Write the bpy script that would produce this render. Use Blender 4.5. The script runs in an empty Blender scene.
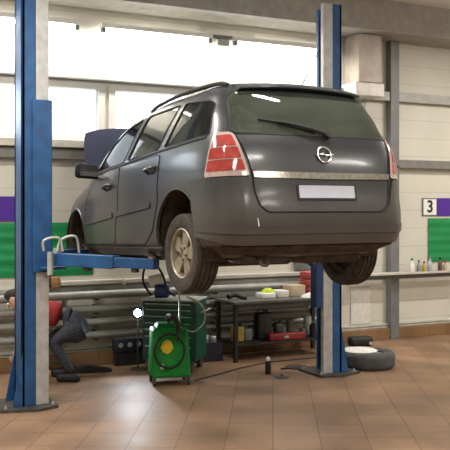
import bpy, bmesh, math, random
from mathutils import Vector, Matrix
from mathutils.bvhtree import BVHTree
random.seed(7)
PI = math.pi
S = bpy.context.scene
C = S.collection
V = Vector

# ------------------------------------------------------------------ materials
MATS = {}
def mat(name, col, rough=.5, metal=0., var=.12, scale=8., bump=0., col2=None, spec=.5, emit=None, es=0., coat=0.):
    if name in MATS: return MATS[name]
    m = bpy.data.materials.new(name); m.use_nodes = True
    nt = m.node_tree; b = nt.nodes['Principled BSDF']
    b.inputs['Roughness'].default_value = rough; b.inputs['Metallic'].default_value = metal
    b.inputs['Specular IOR Level'].default_value = spec
    if coat: b.inputs['Coat Weight'].default_value = coat; b.inputs['Coat Roughness'].default_value = .08
    tc = nt.nodes.new('ShaderNodeTexCoord'); n = nt.nodes.new('ShaderNodeTexNoise')
    n.inputs['Scale'].default_value = scale; n.inputs['Detail'].default_value = 4
    nt.links.new(tc.outputs['Object'], n.inputs['Vector'])
    r = nt.nodes.new('ShaderNodeValToRGB')
    c1 = [c*(1-var) for c in col]; c2 = col2 if col2 else [min(1, c*(1+var)) for c in col]
    r.color_ramp.elements[0].position = .35; r.color_ramp.elements[1].position = .68
    r.color_ramp.elements[0].color = (*c1, 1); r.color_ramp.elements[1].color = (*c2, 1)
    nt.links.new(n.outputs['Fac'], r.inputs['Fac']); nt.links.new(r.outputs['Color'], b.inputs['Base Color'])
    if bump:
        bp = nt.nodes.new('ShaderNodeBump'); bp.inputs['Strength'].default_value = bump; bp.inputs['Distance'].default_value = .01
        nt.links.new(n.outputs['Fac'], bp.inputs['Height']); nt.links.new(bp.outputs['Normal'], b.inputs['Normal'])
    if emit:
        b.inputs['Emission Color'].default_value = (*emit, 1); b.inputs['Emission Strength'].default_value = es
    MATS[name] = m
    return m

def paint_mat():
    m = mat('car_paint', (.016, .021, .029), .34, .0, .10, 3., coat=.35)
    m.node_tree.nodes['Principled BSDF'].inputs['Coat Roughness'].default_value = .14
    nt = m.node_tree; b = nt.nodes['Principled BSDF']
    ramp = [n for n in nt.nodes if n.type == 'VALTORGB'][0]
    tc = [n for n in nt.nodes if n.type == 'TEX_COORD'][0]
    sx = nt.nodes.new('ShaderNodeSeparateXYZ'); nt.links.new(tc.outputs['Object'], sx.inputs[0])
    mr = nt.nodes.new('ShaderNodeMapRange')          # road dirt thrown up from the wheels
    mr.inputs['From Min'].default_value = .30; mr.inputs['From Max'].default_value = 1.05
    mr.inputs['To Min'].default_value = .80; mr.inputs['To Max'].default_value = .08
    nt.links.new(sx.outputs['Z'], mr.inputs['Value'])
    n2 = nt.nodes.new('ShaderNodeTexNoise'); n2.inputs['Scale'].default_value = 3.5; n2.inputs['Detail'].default_value = 6
    nt.links.new(tc.outputs['Object'], n2.inputs['Vector'])
    mu = nt.nodes.new('ShaderNodeMath'); mu.operation = 'MULTIPLY'
    ad = nt.nodes.new('ShaderNodeMath'); ad.operation = 'ADD'; ad.inputs[1].default_value = .45
    nt.links.new(n2.outputs['Fac'], ad.inputs[0]); nt.links.new(ad.outputs[0], mu.inputs[0]); nt.links.new(mr.outputs[0], mu.inputs[1])
    mx = nt.nodes.new('ShaderNodeMixRGB'); nt.links.new(mu.outputs[0], mx.inputs[0])
    nt.links.new(ramp.outputs[0], mx.inputs[1]); mx.inputs[2].default_value = (.074, .063, .048, 1)
    nt.links.new(mx.outputs[0], b.inputs['Base Color'])
    r2 = nt.nodes.new('ShaderNodeMapRange'); r2.inputs['To Min'].default_value = .33; r2.inputs['To Max'].default_value = .62
    nt.links.new(mu.outputs[0], r2.inputs['Value']); nt.links.new(r2.outputs[0], b.inputs['Roughness'])
    return m

def glass_mat(name, tint, dust_haze=.03, dcol=(.3, .3, .28), gl=1.45):
    m = bpy.data.materials.new(name); m.use_nodes = True; nt = m.node_tree; nt.nodes.clear()
    o = nt.nodes.new('ShaderNodeOutputMaterial'); t = nt.nodes.new('ShaderNodeBsdfTransparent')
    t.inputs[0].default_value = (*tint, 1); g = nt.nodes.new('ShaderNodeBsdfGlossy'); g.inputs['Roughness'].default_value = .03
    f = nt.nodes.new('ShaderNodeFresnel'); f.inputs[0].default_value = gl
    mx = nt.nodes.new('ShaderNodeMixShader'); nt.links.new(f.outputs[0], mx.inputs[0])
    nt.links.new(t.outputs[0], mx.inputs[1]); nt.links.new(g.outputs[0], mx.inputs[2])
    d = nt.nodes.new('ShaderNodeBsdfDiffuse'); d.inputs[0].default_value = (*dcol, 1)
    mx2 = nt.nodes.new('ShaderNodeMixShader'); n = nt.nodes.new('ShaderNodeTexNoise'); n.inputs['Scale'].default_value = 5
    mr = nt.nodes.new('ShaderNodeMapRange'); mr.inputs['To Min'].default_value = dust_haze*.6; mr.inputs['To Max'].default_value = dust_haze*1.5
    nt.links.new(n.outputs['Fac'], mr.inputs[0]); nt.links.new(mr.outputs[0], mx2.inputs[0])
    nt.links.new(mx.outputs[0], mx2.inputs[1]); nt.links.new(d.outputs[0], mx2.inputs[2]); nt.links.new(mx2.outputs[0], o.inputs[0])
    return m

def brick_mat(name, c1, c2, mortar, w, h, ms, rot=0., off=0., rough=.4, axes='xy', bump=.3, noise=None, plane_z=False):
    m = bpy.data.materials.new(name); m.use_nodes = True; nt = m.node_tree; b = nt.nodes['Principled BSDF']
    tc = nt.nodes.new('ShaderNodeTexCoord'); sx = nt.nodes.new('ShaderNodeSeparateXYZ'); cx = nt.nodes.new('ShaderNodeCombineXYZ')
    nt.links.new(tc.outputs['Object'], sx.inputs[0])
    nt.links.new(sx.outputs['X' if axes[0] == 'x' else 'Y'], cx.inputs[0])
    nt.links.new(sx.outputs['Y' if axes[1] == 'y' else 'Z'], cx.inputs[1])
    mp = nt.nodes.new('ShaderNodeMapping'); mp.inputs['Rotation'].default_value = (0, 0, rot)
    nt.links.new(cx.outputs[0], mp.inputs[0])
    t = nt.nodes.new('ShaderNodeTexBrick'); t.offset = off; t.inputs['Scale'].default_value = 1
    t.inputs['Brick Width'].default_value = w; t.inputs['Row Height'].default_value = h; t.inputs['Mortar Size'].default_value = ms
    t.inputs['Mortar Smooth'].default_value = .3
    t.inputs['Color1'].default_value = (*c1, 1); t.inputs['Color2'].default_value = (*c2, 1); t.inputs['Mortar'].default_value = (*mortar, 1)
    nt.links.new(mp.outputs[0], t.inputs['Vector'])
    n = nt.nodes.new('ShaderNodeTexNoise'); n.inputs['Scale'].default_value = 1.3; n.inputs['Detail'].default_value = 8
    nt.links.new(tc.outputs['Object'], n.inputs['Vector'])
    r = nt.nodes.new('ShaderNodeValToRGB'); r.color_ramp.elements[0].position = .3; r.color_ramp.elements[1].position = .7
    lo = noise if noise else .85
    r.color_ramp.elements[0].color = (lo, lo, lo, 1); r.color_ramp.elements[1].color = (1.0, 1.0, 1.0, 1)
    nt.links.new(n.outputs['Fac'], r.inputs[0])
    mx = nt.nodes.new('ShaderNodeMixRGB'); mx.blend_type = 'MULTIPLY'; mx.inputs[0].default_value = 1
    nt.links.new(t.outputs['Color'], mx.inputs[1]); nt.links.new(r.outputs[0], mx.inputs[2])
    nt.links.new(mx.outputs[0], b.inputs['Base Color']); b.inputs['Roughness'].default_value = rough
    bp = nt.nodes.new('ShaderNodeBump'); bp.inputs['Strength'].default_value = bump; bp.inputs['Distance'].default_value = .004
    bp.invert = True
    nt.links.new(t.outputs['Fac'], bp.inputs['Height']); nt.links.new(bp.outputs[0], b.inputs['Normal'])
    if rough < .5:
        rr = nt.nodes.new('ShaderNodeMapRange'); rr.inputs['To Min'].default_value = rough-.1; rr.inputs['To Max'].default_value = rough+.25
        nt.links.new(n.outputs['Fac'], rr.inputs[0]); nt.links.new(rr.outputs[0], b.inputs['Roughness'])
    return m

PAINT = paint_mat()
BLACK = mat('black_plastic', (.015, .015, .017), .62, spec=.35)
RUBBER = mat('tyre_rubber', (.030, .026, .023), .85, var=.3, scale=20, bump=.3, col2=(.055, .045, .038))
MUD = mat('muddy_metal', (.032, .022, .016), .85, var=.4, scale=12, bump=.4, col2=(.065, .042, .026))
RIM = mat('dusty_alloy', (.42, .38, .30), .45, .5, .15, 14, col2=(.25, .21, .15))
RIMDARK = mat('rim_recess', (.05, .043, .036), .7)
CHROME = mat('chrome', (.70, .67, .62), .22, .9, .08, 30, col2=(.45, .42, .37))
SILVER = mat('silver_ring', (.8, .8, .8), .2, 1)
RED = mat('red_lens', (.34, .045, .04), .12, 0, .18, 20, coat=1)
CLEAR = mat('clear_lens', (.42, .34, .32), .15, 0, .1, 30, coat=1)
GLASS = glass_mat('car_glass', (.34, .42, .39), .05, (.2, .22, .2), 1.28)
RGLASS = glass_mat('rear_glass', (.62, .72, .66), .13, (.24, .27, .22), 1.5)  # dust, plus a greenish haze that paints in the brightness seen through
DGLASS = glass_mat('front_door_glass', (.03, .04, .08), .05, (.03, .04, .09), 1.1)
WGLASS = glass_mat('window_glass', (.93, .95, .95), .02)
PLATE = mat('plate_white', (.42, .44, .53), .4, 0, .04)
INTER = mat('interior_fabric', (.035, .037, .04), .9, 0, .25, 40)
DARK = mat('engine_dark', (.012, .012, .012), .7, var=.4)
BLUE = mat('lift_blue', (.012, .066, .19), .42, .1, .15, 6, col2=(.016, .09, .25))
BLUE_SHADED = mat('lift_blue_shaded', (.01, .04, .13), .5, .1)  # lift blue with shade put into the colour, for the right carriage
STEEL = mat('bare_steel', (.42, .43, .42), .45, .35, .15, 10)
DSTEEL = mat('dark_steel', (.07, .065, .06), .6, .5, .3, 10)
PIPE = mat('pipe_grey', (.27, .27, .25), .38, .25, .12, 6)
GREYP = mat('grey_painted', (.15, .16, .16), .5, .1, .1, 5)
LEDGE = mat('ledge_cream', (.46, .44, .39), .5, 0, .1, 6)
FRAME = mat('window_frame_white', (.50, .49, .45), .45, 0, .05, 4)
GREEN = mat('machine_green', (.004, .19, .022), .55, 0, .12, 8, spec=.3)
TEAL = mat('toolbox_teal', (.003, .085, .062), .4, .1, .15, 6)
TEALD = mat('toolbox_dark', (.006, .05, .045), .4, .1, .15, 6)
BANNER = mat('banner_green', (.0, .20, .055), .6, 0, .08, 5)
PURPLE = mat('sign_purple', (.06, .012, .25), .5, 0, .05)
WHITE = mat('white_plastic', (.72, .72, .70), .45, 0, .05)
PAPER = mat('paper_white', (.62, .61, .57), .8, 0, .1, 15, bump=.2)
REDB = mat('red_case', (.30, .03, .03), .45, 0, .2, 12)
YELL = mat('sticker_yellow', (.62, .45, .02), .5, 0, .15, 40)
LIME = mat('lime_cloth', (.45, .55, .03), .8, 0, .2, 30)
KRAFT = mat('cardboard', (.45, .36, .25), .85, 0, .1, 9)
BEIGE = mat('beige_hose', (.35, .31, .24), .6)
JEANS = mat('jeans_cloth', (.018, .022, .033), .9, 0, .3, 60, bump=.3, col2=(.055, .065, .09))
SHIRT = mat('red_shirt_cloth', (.33, .03, .035), .9, 0, .15, 40)
SKIN = mat('skin', (.50, .30, .21), .55, 0, .06, 30)
HAIR = mat('hair', (.03, .02, .015), .8, 0, .3, 80)
OIL = mat('oil_yellow', (.40, .30, .05), .4)
STAIN = mat('rust_brown', (.30, .16, .07), .8, 0, .3, 10)
DUCT = mat('duct_metal', (.40, .35, .31), .55, .3, .15, 4)
TUBE = mat('lamp_tube', (1, 1, 1), .5, emit=(1, .97, .90), es=14)
LED = mat('led_face', (1, 1, 1), .5, emit=(.85, .92, 1), es=50)
CEIL = mat('ceiling_panels', (.72, .71, .68), .7, 0, .04, 2)
WALLM = brick_mat('wall_sandwich_panel', (.59, .57, .50), (.58, .56, .49), (.47, .45, .395), 40, .275, .006, axes='xz', rough=.55, bump=.25, noise=.88)
SIDEM = brick_mat('wall_side_panel', (.54, .51, .44), (.54, .51, .44), (.38, .36, .31), 40, .27, .006, axes='yz', rough=.55, bump=.25, noise=.9)
FLOORM = brick_mat('floor_tiles', (.255, .148, .082), (.30, .182, .108), (.15, .09, .052), .40, .40, .006, rot=math.radians(-60), rough=.46, noise=.48)
SKIRT = brick_mat('skirting_tiles', (.26, .145, .068), (.22, .12, .055), (.12, .07, .035), .33, .5, .005, axes='xz', rough=.4, noise=.7)

# ------------------------------------------------------------------ mesh helpers
def link(name, bm, m, parent=None, smooth=False, angle=None):
    me = bpy.data.meshes.new(name)
    bmesh.ops.recalc_face_normals(bm, faces=bm.faces)
    bm.to_mesh(me); bm.free()
    me.materials.append(m)
    if smooth:
        me.polygons.foreach_set('use_smooth', [True]*len(me.polygons))
        if angle: me.set_sharp_from_angle(angle=math.radians(angle))
    o = bpy.data.objects.new(name, me); C.objects.link(o)
    if parent: o.parent = parent
    return o
def tag(o, label, cat, group=None):
    o['label'] = label; o['category'] = cat
    if group: o['group'] = group
    return o
def thing(name, label, cat, loc=(0, 0, 0), rz=0, group=None):
    o = bpy.data.objects.new(name, None); C.objects.link(o); o.location = loc; o.rotation_euler = (0, 0, rz)
    o.empty_display_size = .1
    return tag(o, label, cat, group)
def struct(o):
    o['kind'] = 'structure'; return o
def box(bm, x0, x1, y0, y1, z0, z1, bev=0, M=None, seg=2):
    r = bmesh.ops.create_cube(bm, size=1)['verts']
    T = Matrix.Translation(((x0+x1)/2, (y0+y1)/2, (z0+z1)/2)) @ Matrix.Diagonal((x1-x0, y1-y0, z1-z0, 1))
    bmesh.ops.transform(bm, matrix=T, verts=r)
    if bev:
        es = list({e for v in r for e in v.link_edges})
        rr = bmesh.ops.bevel(bm, geom=es, offset=bev, segments=seg, affect='EDGES', profile=.5)
        r = list({v for f in rr['faces'] for v in f.verts} | {v for v in r if v.is_valid})
    if M: bmesh.ops.transform(bm, matrix=M, verts=r)
    return r
def BX(x0, x1, y0, y1, z0, z1, bev=0, M=None):
    bm = bmesh.new(); box(bm, x0, x1, y0, y1, z0, z1, bev, M); return bm
def cyl(bm, p0, p1, r0, r1=None, n=20):
    p0 = V(p0); p1 = V(p1); r1 = r0 if r1 is None else r1; d = p1-p0
    q = V((0, 0, 1)).rotation_difference(d).to_matrix().to_4x4()
    v = bmesh.ops.create_cone(bm, cap_ends=True, segments=n, radius1=r0, radius2=r1, depth=d.length)['verts']
    bmesh.ops.transform(bm, matrix=Matrix.Translation((p0+p1)/2) @ q, verts=v); return v
def CY(p0, p1, r0, r1=None, n=20):
    bm = bmesh.new(); cyl(bm, p0, p1, r0, r1, n); return bm
def smoothpath(pts, k=6, closed=False):
    P = [V(p) for p in pts]; out = []; n = len(P)
    rng = range(n if closed else n-1)
    for i in rng:
        if closed: a, b, c, d = P[(i-1) % n], P[i], P[(i+1) % n], P[(i+2) % n]
        else: a, b, c, d = P[max(i-1, 0)], P[i], P[i+1], P[min(i+2, n-1)]
        for j in range(k):
            t = j/k
            out.append(.5*((2*b)+(-a+c)*t+(2*a-5*b+4*c-d)*t*t+(-a+3*b-3*c+d)*t**3))
    if not closed: out.append(P[-1])
    return out
def tube(bm, pts, r, n=10, closed=False, k=6):
    P = smoothpath(pts, k, closed) if k else [V(p) for p in pts]
    rings = []; m = len(P); up = V((0, 0, 1)); prev = None
    for i, p in enumerate(P):
        a = P[(i-1) % m] if (closed or i > 0) else P[i]; b = P[(i+1) % m] if (closed or i < m-1) else P[i]
        t = (b-a).normalized()
        if prev is None:
            s = t.cross(up);
            if s.length < .01: s = t.cross(V((1, 0, 0)))
            s.normalize()
        else:
            s = (prev - t*prev.dot(t)).normalized()
        prev = s; w = t.cross(s)
        rr = r(i/(m-1)) if callable(r) else r
        rings.append([bm.verts.new(p+s*rr*math.cos(2*PI*j/n)+w*rr*math.sin(2*PI*j/n)) for j in range(n)])
    for i in range(m if closed else m-1):
        A, B = rings[i], rings[(i+1) % m]
        for j in range(n): bm.faces.new((A[j], A[(j+1) % n], B[(j+1) % n], B[j]))
    if not closed: bm.faces.new(rings[0][::-1]); bm.faces.new(rings[-1])
def TB(pts, r, n=10, closed=False, k=6):
    bm = bmesh.new(); tube(bm, pts, r, n, closed, k); return bm
def lathe(prof, n=32, axis='z', loc=(0, 0, 0), closed=False):
    bm = bmesh.new(); rings = []
    for r, h in prof:
        ring = []
        for j in range(n):
            a = 2*PI*j/n
            p = (r*math.cos(a), r*math.sin(a), h) if axis == 'z' else (h, r*math.cos(a), r*math.sin(a))
            ring.append(bm.verts.new(V(p)+V(loc)))
        rings.append(ring)
    m = len(rings)
    for i in range(m if closed else m-1):
        A, B = rings[i], rings[(i+1) % m]
        for j in range(n): bm.faces.new((A[j], A[(j+1) % n], B[(j+1) % n], B[j]))
    if not closed:
        bm.faces.new(rings[0][::-1]); bm.faces.new(rings[-1])
    return bm
def prism(pts, axis, a0, a1, M=None, bev=0):
    bm = bmesh.new()
    def P(u, v, w): return {'x': (w, u, v), 'y': (u, w, v), 'z': (u, v, w)}[axis]
    A = [bm.verts.new(P(u, v, a0)) for u, v in pts]; B = [bm.verts.new(P(u, v, a1)) for u, v in pts]
    bm.faces.new(A); bm.faces.new(B[::-1]); n = len(pts)
    for i in range(n): bm.faces.new((A[i], B[i], B[(i+1) % n], A[(i+1) % n]))
    bmesh.ops.recalc_face_normals(bm, faces=bm.faces)
    if bev: bmesh.ops.bevel(bm, geom=list(bm.edges), offset=bev, segments=2, affect='EDGES')
    if M: bmesh.ops.transform(bm, matrix=M, verts=bm.verts)
    return bm
def roundpoly(pts, r, k=4):
    out = []; n = len(pts)
    for i in range(n):
        p = V(pts[i]).to_2d() if len(pts[i]) > 2 else V((*pts[i],)); a = V(pts[i-1]); b = V(pts[(i+1) % n])
        da = (a-p); db = (b-p); rr = min(r, da.length*.45, db.length*.45)
        p0 = p+da.normalized()*rr; p1 = p+db.normalized()*rr
        for j in range(k+1):
            t = j/k; q = p0*(1-t)**2+p*2*t*(1-t)+p1*t*t; out.append((q.x, q.y))
    return out
def boolean(o, cutters):
    for c in cutters:
        md = o.modifiers.new('b', 'BOOLEAN'); md.operation = 'DIFFERENCE'; md.solver = 'EXACT'; md.object = c
    bake(o)
    for c in cutters: bpy.data.objects.remove(c)
def bake(o):
    dg = bpy.context.evaluated_depsgraph_get(); me = bpy.data.meshes.new_from_object(o.evaluated_get(dg))
    o.modifiers.clear(); o.data = me
def copy_tree(o, label=None, group=None, parent=None):
    c = o.copy(); C.objects.link(c)
    if parent: c.parent = parent
    if label: c['label'] = label
    if group: c['group'] = group
    for ch in list(o.children): copy_tree(ch, parent=c)
    return c

# ------------------------------------------------------------------ room
WY = 10.15
bm = BX(-4, 12, -5, WY+.3, -.1, 0); struct(link('floor', bm, FLOORM))
bm = BX(-4, 12, -5, WY+.3, 4.9, 5.0); struct(link('ceiling', bm, CEIL))
WINS = [(.2, 1.65), (1.78, 3.34), (3.51, 5.07), (5.24, 6.80)]
bm = bmesh.new()
box(bm, -4, 12, WY, WY+.15, 0, 2.83); box(bm, -4, 12, WY, WY+.15, 3.50, 4.9)
xs = [-4]+[v for w in WINS for v in w]+[12]
for i in range(0, len(xs), 2): box(bm, xs[i], xs[i+1], WY, WY+.15, 2.83, 3.50)
struct(link('wall_back', bm, WALLM))
struct(link('wall_left', BX(-4.15, -4, -5, WY+.15, 0, 4.9), SIDEM))
struct(link('wall_right', BX(12, 12.15, -5, WY+.15, 0, 4.9), SIDEM))
struct(link('wall_front', BX(-4, 12, -5.15, -5, 0, 4.9), WALLM))
for i, (a, b) in enumerate(WINS):
    bm = bmesh.new()
    box(bm, a-.06, a+.03, WY-.03, WY+.1, 2.83, 3.5, .006); box(bm, b-.03, b+.06, WY-.03, WY+.1, 2.83, 3.5, .006)
    box(bm, a-.06, b+.06, WY-.032, WY+.1, 3.45, 3.53, .006); box(bm, a-.06, b+.06, WY-.032, WY+.1, 2.80, 2.85, .006)
    w = struct(link('window_%d' % (i+1), bm, FRAME))
    link('window_pane', BX(a, b, WY+.04, WY+.05, 2.84, 3.46), WGLASS, w)
# trims: beam over the windows, sill, crane rail to the right, plinth and ledge
bm = bmesh.new(); box(bm, -4, 12, WY-.10, WY, 3.56, 3.70, .01); struct(link('trim_1', bm, mat('beam_grey', (.36, .36, .33), .5)))
bm = bmesh.new(); box(bm, -4, 7.0, WY-.14, WY, 2.70, 2.80, .01); struct(link('trim_2', bm, mat('sill_cream', (.40, .38, .33), .5)))
bm = bmesh.new(); box(bm, -4, 12, WY-.08, WY, 2.57, 2.69, .01); box(bm, -4, 12, WY-.12, WY, 2.565, 2.59, .0); struct(link('trim_3', bm, mat('conduit_grey', (.17, .165, .15), .55)))
bm = BX(-4, 12, WY-.10, WY, 0, .165, .006); struct(link('baseboard_back', bm, SKIRT))
bm = bmesh.new(); box(bm, -4, 12, WY-.05, WY, .20, .225, .004); box(bm, -4, 12, WY-.05, WY, .167, .19, .004)
struct(link('trim_4', bm, mat('cable_duct_cream', (.42, .42, .38), .5)))
bm = bmesh.new(); box(bm, 2.81, 6.9, WY-.10, WY, 1.005, 1.06, .01); struct(link('trim_5', bm, LEDGE))
struct(link('trim_6', BX(-4, 12, WY-.6, WY, 4.46, 4.9, .01), mat('ceiling_beam', (.33, .32, .29), .6)))
# wall column on the right and on the left
struct(link('trim_7', BX(7.82, 7.98, WY-.12, WY, 0, 4.46, .008), GREYP))
struct(link('trim_8', BX(2.44, 2.66, WY-.12, WY, 0, 1.30, .008), mat('column_beige', (.36, .35, .31), .6)))

# heating pipes along the back wall
for i, (z, r, lab) in enumerate([(.885, .052, 'thick grey heating pipe, topmost of the stack on the back wall'),
                            (.705, .046, 'grey heating pipe, second from the top on the back wall'),
                            (.545, .046, 'grey heating pipe, third from the top on the back wall'),
                            (.385, .046, 'grey heating pipe, lowest of the stack on the back wall')]):
    t = thing('heating_pipe', lab, 'pipe', (1.0, WY-.16, z), 0, 'heating pipes on the back wall')
    link('pipe', CY((0, 0, 0), (5.75, 0, 0), r, n=24), PIPE, t, True, 40)
    for xx in (.7, 2.25, 3.9, 5.4):
        bm = bmesh.new(); box(bm, xx-.02, xx+.02, .0, .15, -r-.02, -r+.012); box(bm, xx-.02, xx+.02, r-.01, .15, -r, r)
        link('bracket', bm, DSTEEL, t)
struct(link('trim_9', BX(1.1, 6.7, WY-.045, WY-.002, .93, .985, .004), mat('panel_grey', (.33, .33, .31), .5)))
tag(link('riser_pipe', TB([(2.86, WY-.03, 1.0), (2.86, WY-.03, .8), (2.86, WY-.03, .19)], .02, 12, k=0), PIPE, None, True, 50),
    'thin vertical grey pipe behind the kneeling worker', 'pipe')
tag(link('junction_box', BX(2.69, 2.80, WY-.10, WY-.0, .985, 1.115, .008), STAIN), 'rust brown box on the back wall beside the left column', 'box')
tag(link('valve', lathe([(.012, 0), (.03, .005), (.03, .05), (.018, .055), (.018, .08)], 16, loc=(3.62, WY-.08, .985)), KRAFT, None, True, 40),
    'small beige cap on the grey ledge, left of the work lamp', 'valve')

# fluorescent tube lamps on the upper wall
def tubelamp(x0, x1, y, z, label, group='tube lamps on the upper wall'):
    t = thing('tube_lamp', label, 'lamp', (x0, y, z), 0, group); L = x1-x0
    link('housing', BX(0, L, -.05, .05, .03, .09, .01), WHITE, t)
    link('lamp_tube', CY((.06, -.0, 0), (L-.06, 0, 0), .022, n=14), TUBE, t, True, 40)
    for q in (.35, L-.35): link('suspension_rod', CY((q, 0, .0905), (q, 0, 4.899-z), .006, n=8) if 'ceiling' in group else BX(q-.02, q+.02, .0505, .2195, .04, .07), GREYP, t)
    for q in (.03, L-.03): link('end_cap', BX(q-.025, q+.025, -.035, .035, -.03, .035, .006), GREYP, t)
    return t
tubelamp(3.28, 4.80, WY-.22, 4.16, 'lit tube lamp on the upper wall, left of the lamp joint above the car')
tubelamp(5.12, 6.62, WY-.22, 4.16, 'lit tube lamp on the upper wall between lamp joint and right lift post')
tubelamp(1.50, 3.00, WY-.22, 4.16, 'lit tube lamp on the upper wall above the left window')
t = thing('lamp_bracket', 'grey metal joint between two tube lamps on upper wall', 'bracket', (4.96, WY-.2, 4.2))
link('bracket_plate', BX(-.13, .13, -.05, .05, .0, .05, .006), GREYP, t)
link('bracket_box', BX(-.08, .10, -.04, .04, -.09, -.003, .006), STEEL, t)

# ventilation duct beside the right post
t = thing('ventilation_duct', 'brownish grey ventilation duct running down behind the right lift post', 'duct', (7.25, WY-.22, 3.56))
link('duct_body', BX(-.20, .20, -.16, .20, .20, .89, .01), DUCT, t)
link('duct_mouth', BX(-.26, .24, -.18, .21, .0, .195, .012), mat('duct_pale', (.52, .49, .45), .5, .2), t)
link('duct_pipe', TB([(.12, .12, -.002), (.12, .12, -.2), (.12, .12, -.42)], .018, 10, k=0), STEEL, t, True, 40)

# signs
t = thing('bay_sign', 'white bay sign with black 3, framed, above the right green banner', 'sign', (8.65, WY-.012, 1.975))
link('sign_frame', BX(-.145, .145, -.006, .010, -.14, .14, .004), GREYP, t)
link('sign_face', BX(-.125, .125, -.010, -.007, -.12, .12), WHITE, t)
cu = bpy.data.curves.new('digit', 'FONT'); cu.body = '3'; cu.size = .26; cu.extrude = .001; cu.align_x = 'CENTER'; cu.align_y = 'CENTER'; cu.offset = .006
o = bpy.data.objects.new('digit', cu); C.objects.link(o); dg = bpy.context.evaluated_depsgraph_get()
me = bpy.data.meshes.new_from_object(o.evaluated_get(dg)); bpy.data.objects.remove(o); me.materials.clear(); me.materials.append(BLACK)
o = bpy.data.objects.new('digit', me); C.objects.link(o); o.parent = t; o.rotation_euler = (PI/2, 0, 0); o.location = (0, -.0125, 0)
tag(link('purple_sign', BX(8.80, 9.15, WY-.02, WY-.002, 1.835, 2.115, .003), PURPLE), 'purple sign panel on the back wall right of the white number sign', 'sign', 'purple sign panels')
tag(link('purple_sign', BX(1.98, 2.30, WY-.02, WY-.002, 1.80, 2.10, .003), PURPLE), 'purple sign panel on the back wall behind the left lift post', 'sign', 'purple sign panels')
def banner(x0, x1, z0, z1, label):
    bm = bmesh.new(); nx, nz = 30, 24; g = []
    for j in range(nz+1):
        row = []
        for i in range(nx+1):
            x = x0+(x1-x0)*i/nx; z = z0+(z1-z0)*j/nz; d = .005*math.sin(z*46+math.sin(x*3)*.5)+.003*math.sin(z*21+x*.6)
            if i in (0, nx): x += .003*math.sin(z*30)
            row.append(bm.verts.new((x, WY-.013+d*.9, z)))
        g.append(row)
    for j in range(nz):
        for i in range(nx): bm.faces.new((g[j][i], g[j][i+1], g[j+1][i+1], g[j+1][i]))
    r = bmesh.ops.extrude_face_region(bm, geom=list(bm.faces)); bmesh.ops.translate(bm, verts=[v for v in r['geom'] if isinstance(v, bmesh.types.BMVert)], vec=(0, .004, 0))
    tag(link('banner', bm, BANNER, None, True, 60), label, 'banner', 'green banners')
banner(8.62, 9.6, 1.12, 1.80, 'green creased banner on the back wall under the number sign')
banner(1.75, 3.25, 1.12, 1.78, 'green creased banner on the back wall behind the left lift post')
t = thing('paper_notice', 'stained pale paper notice on the wall right of right lift post', 'notice', (7.34, WY-.01, .25))
link('sheet', BX(-.17, .18, -.006, .006, 0, .64, .002), PAPER, t)
link('top_strip', BX(-.17, .18, -.009, -.0065, .52, .56), mat('notice_print', (.42, .41, .38), .7), t)

# ledge with bottles
t = thing('wall_shelf', 'narrow cream shelf on the right wall column carrying bottles', 'shelf', (7.2, WY-.19, .975))
link('shelf_board', BX(0, 1.9, -.12, .06, .0, .03, .004), LEDGE, t)
link('shelf_lip', BX(0, 1.9, .03, .06, -.075, -.002, .004), GREYP, t)
bot = [(8.12, .036, .17, WHITE, 'white spray bottle on wall shelf, nearest the column', GREEN), (8.25, .034, .14, mat('bottle_grey', (.25, .24, .26), .4), 'grey round bottle second from the column on wall shelf', mat('cap_violet', (.15, .08, .2), .5)),
       (8.35, .036, .12, OIL, 'short amber bottle on the wall shelf beside the grey one', RED), (8.46, .038, .19, mat('bottle_clear', (.38, .42, .46), .2), 'tall pale blue-grey bottle on the wall shelf', GREYP),
       (8.66, .036, .17, mat('bottle_brown', (.10, .05, .05), .3), 'dark brown bottle at the right of the wall shelf', BLACK), (8.76, .03, .12, KRAFT, 'small tan bottle at the far right of the wall shelf', REDB)]
for x, r, h, m, lab, cm in bot:
    t = thing('bottle', lab, 'bottle', (x, WY-.24, 1.0051), 0, 'bottles on the wall shelf')
    link('bottle_body', lathe([(r*.9, 0), (r, .006), (r, h*.65), (r*.45, h*.85), (r*.4, h)], 18), m, t, True, 50)
    link('cap', lathe([(r*.48, h), (r*.48, h+.03), (r*.3, h+.034)], 14), cm, t, True, 50)

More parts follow.
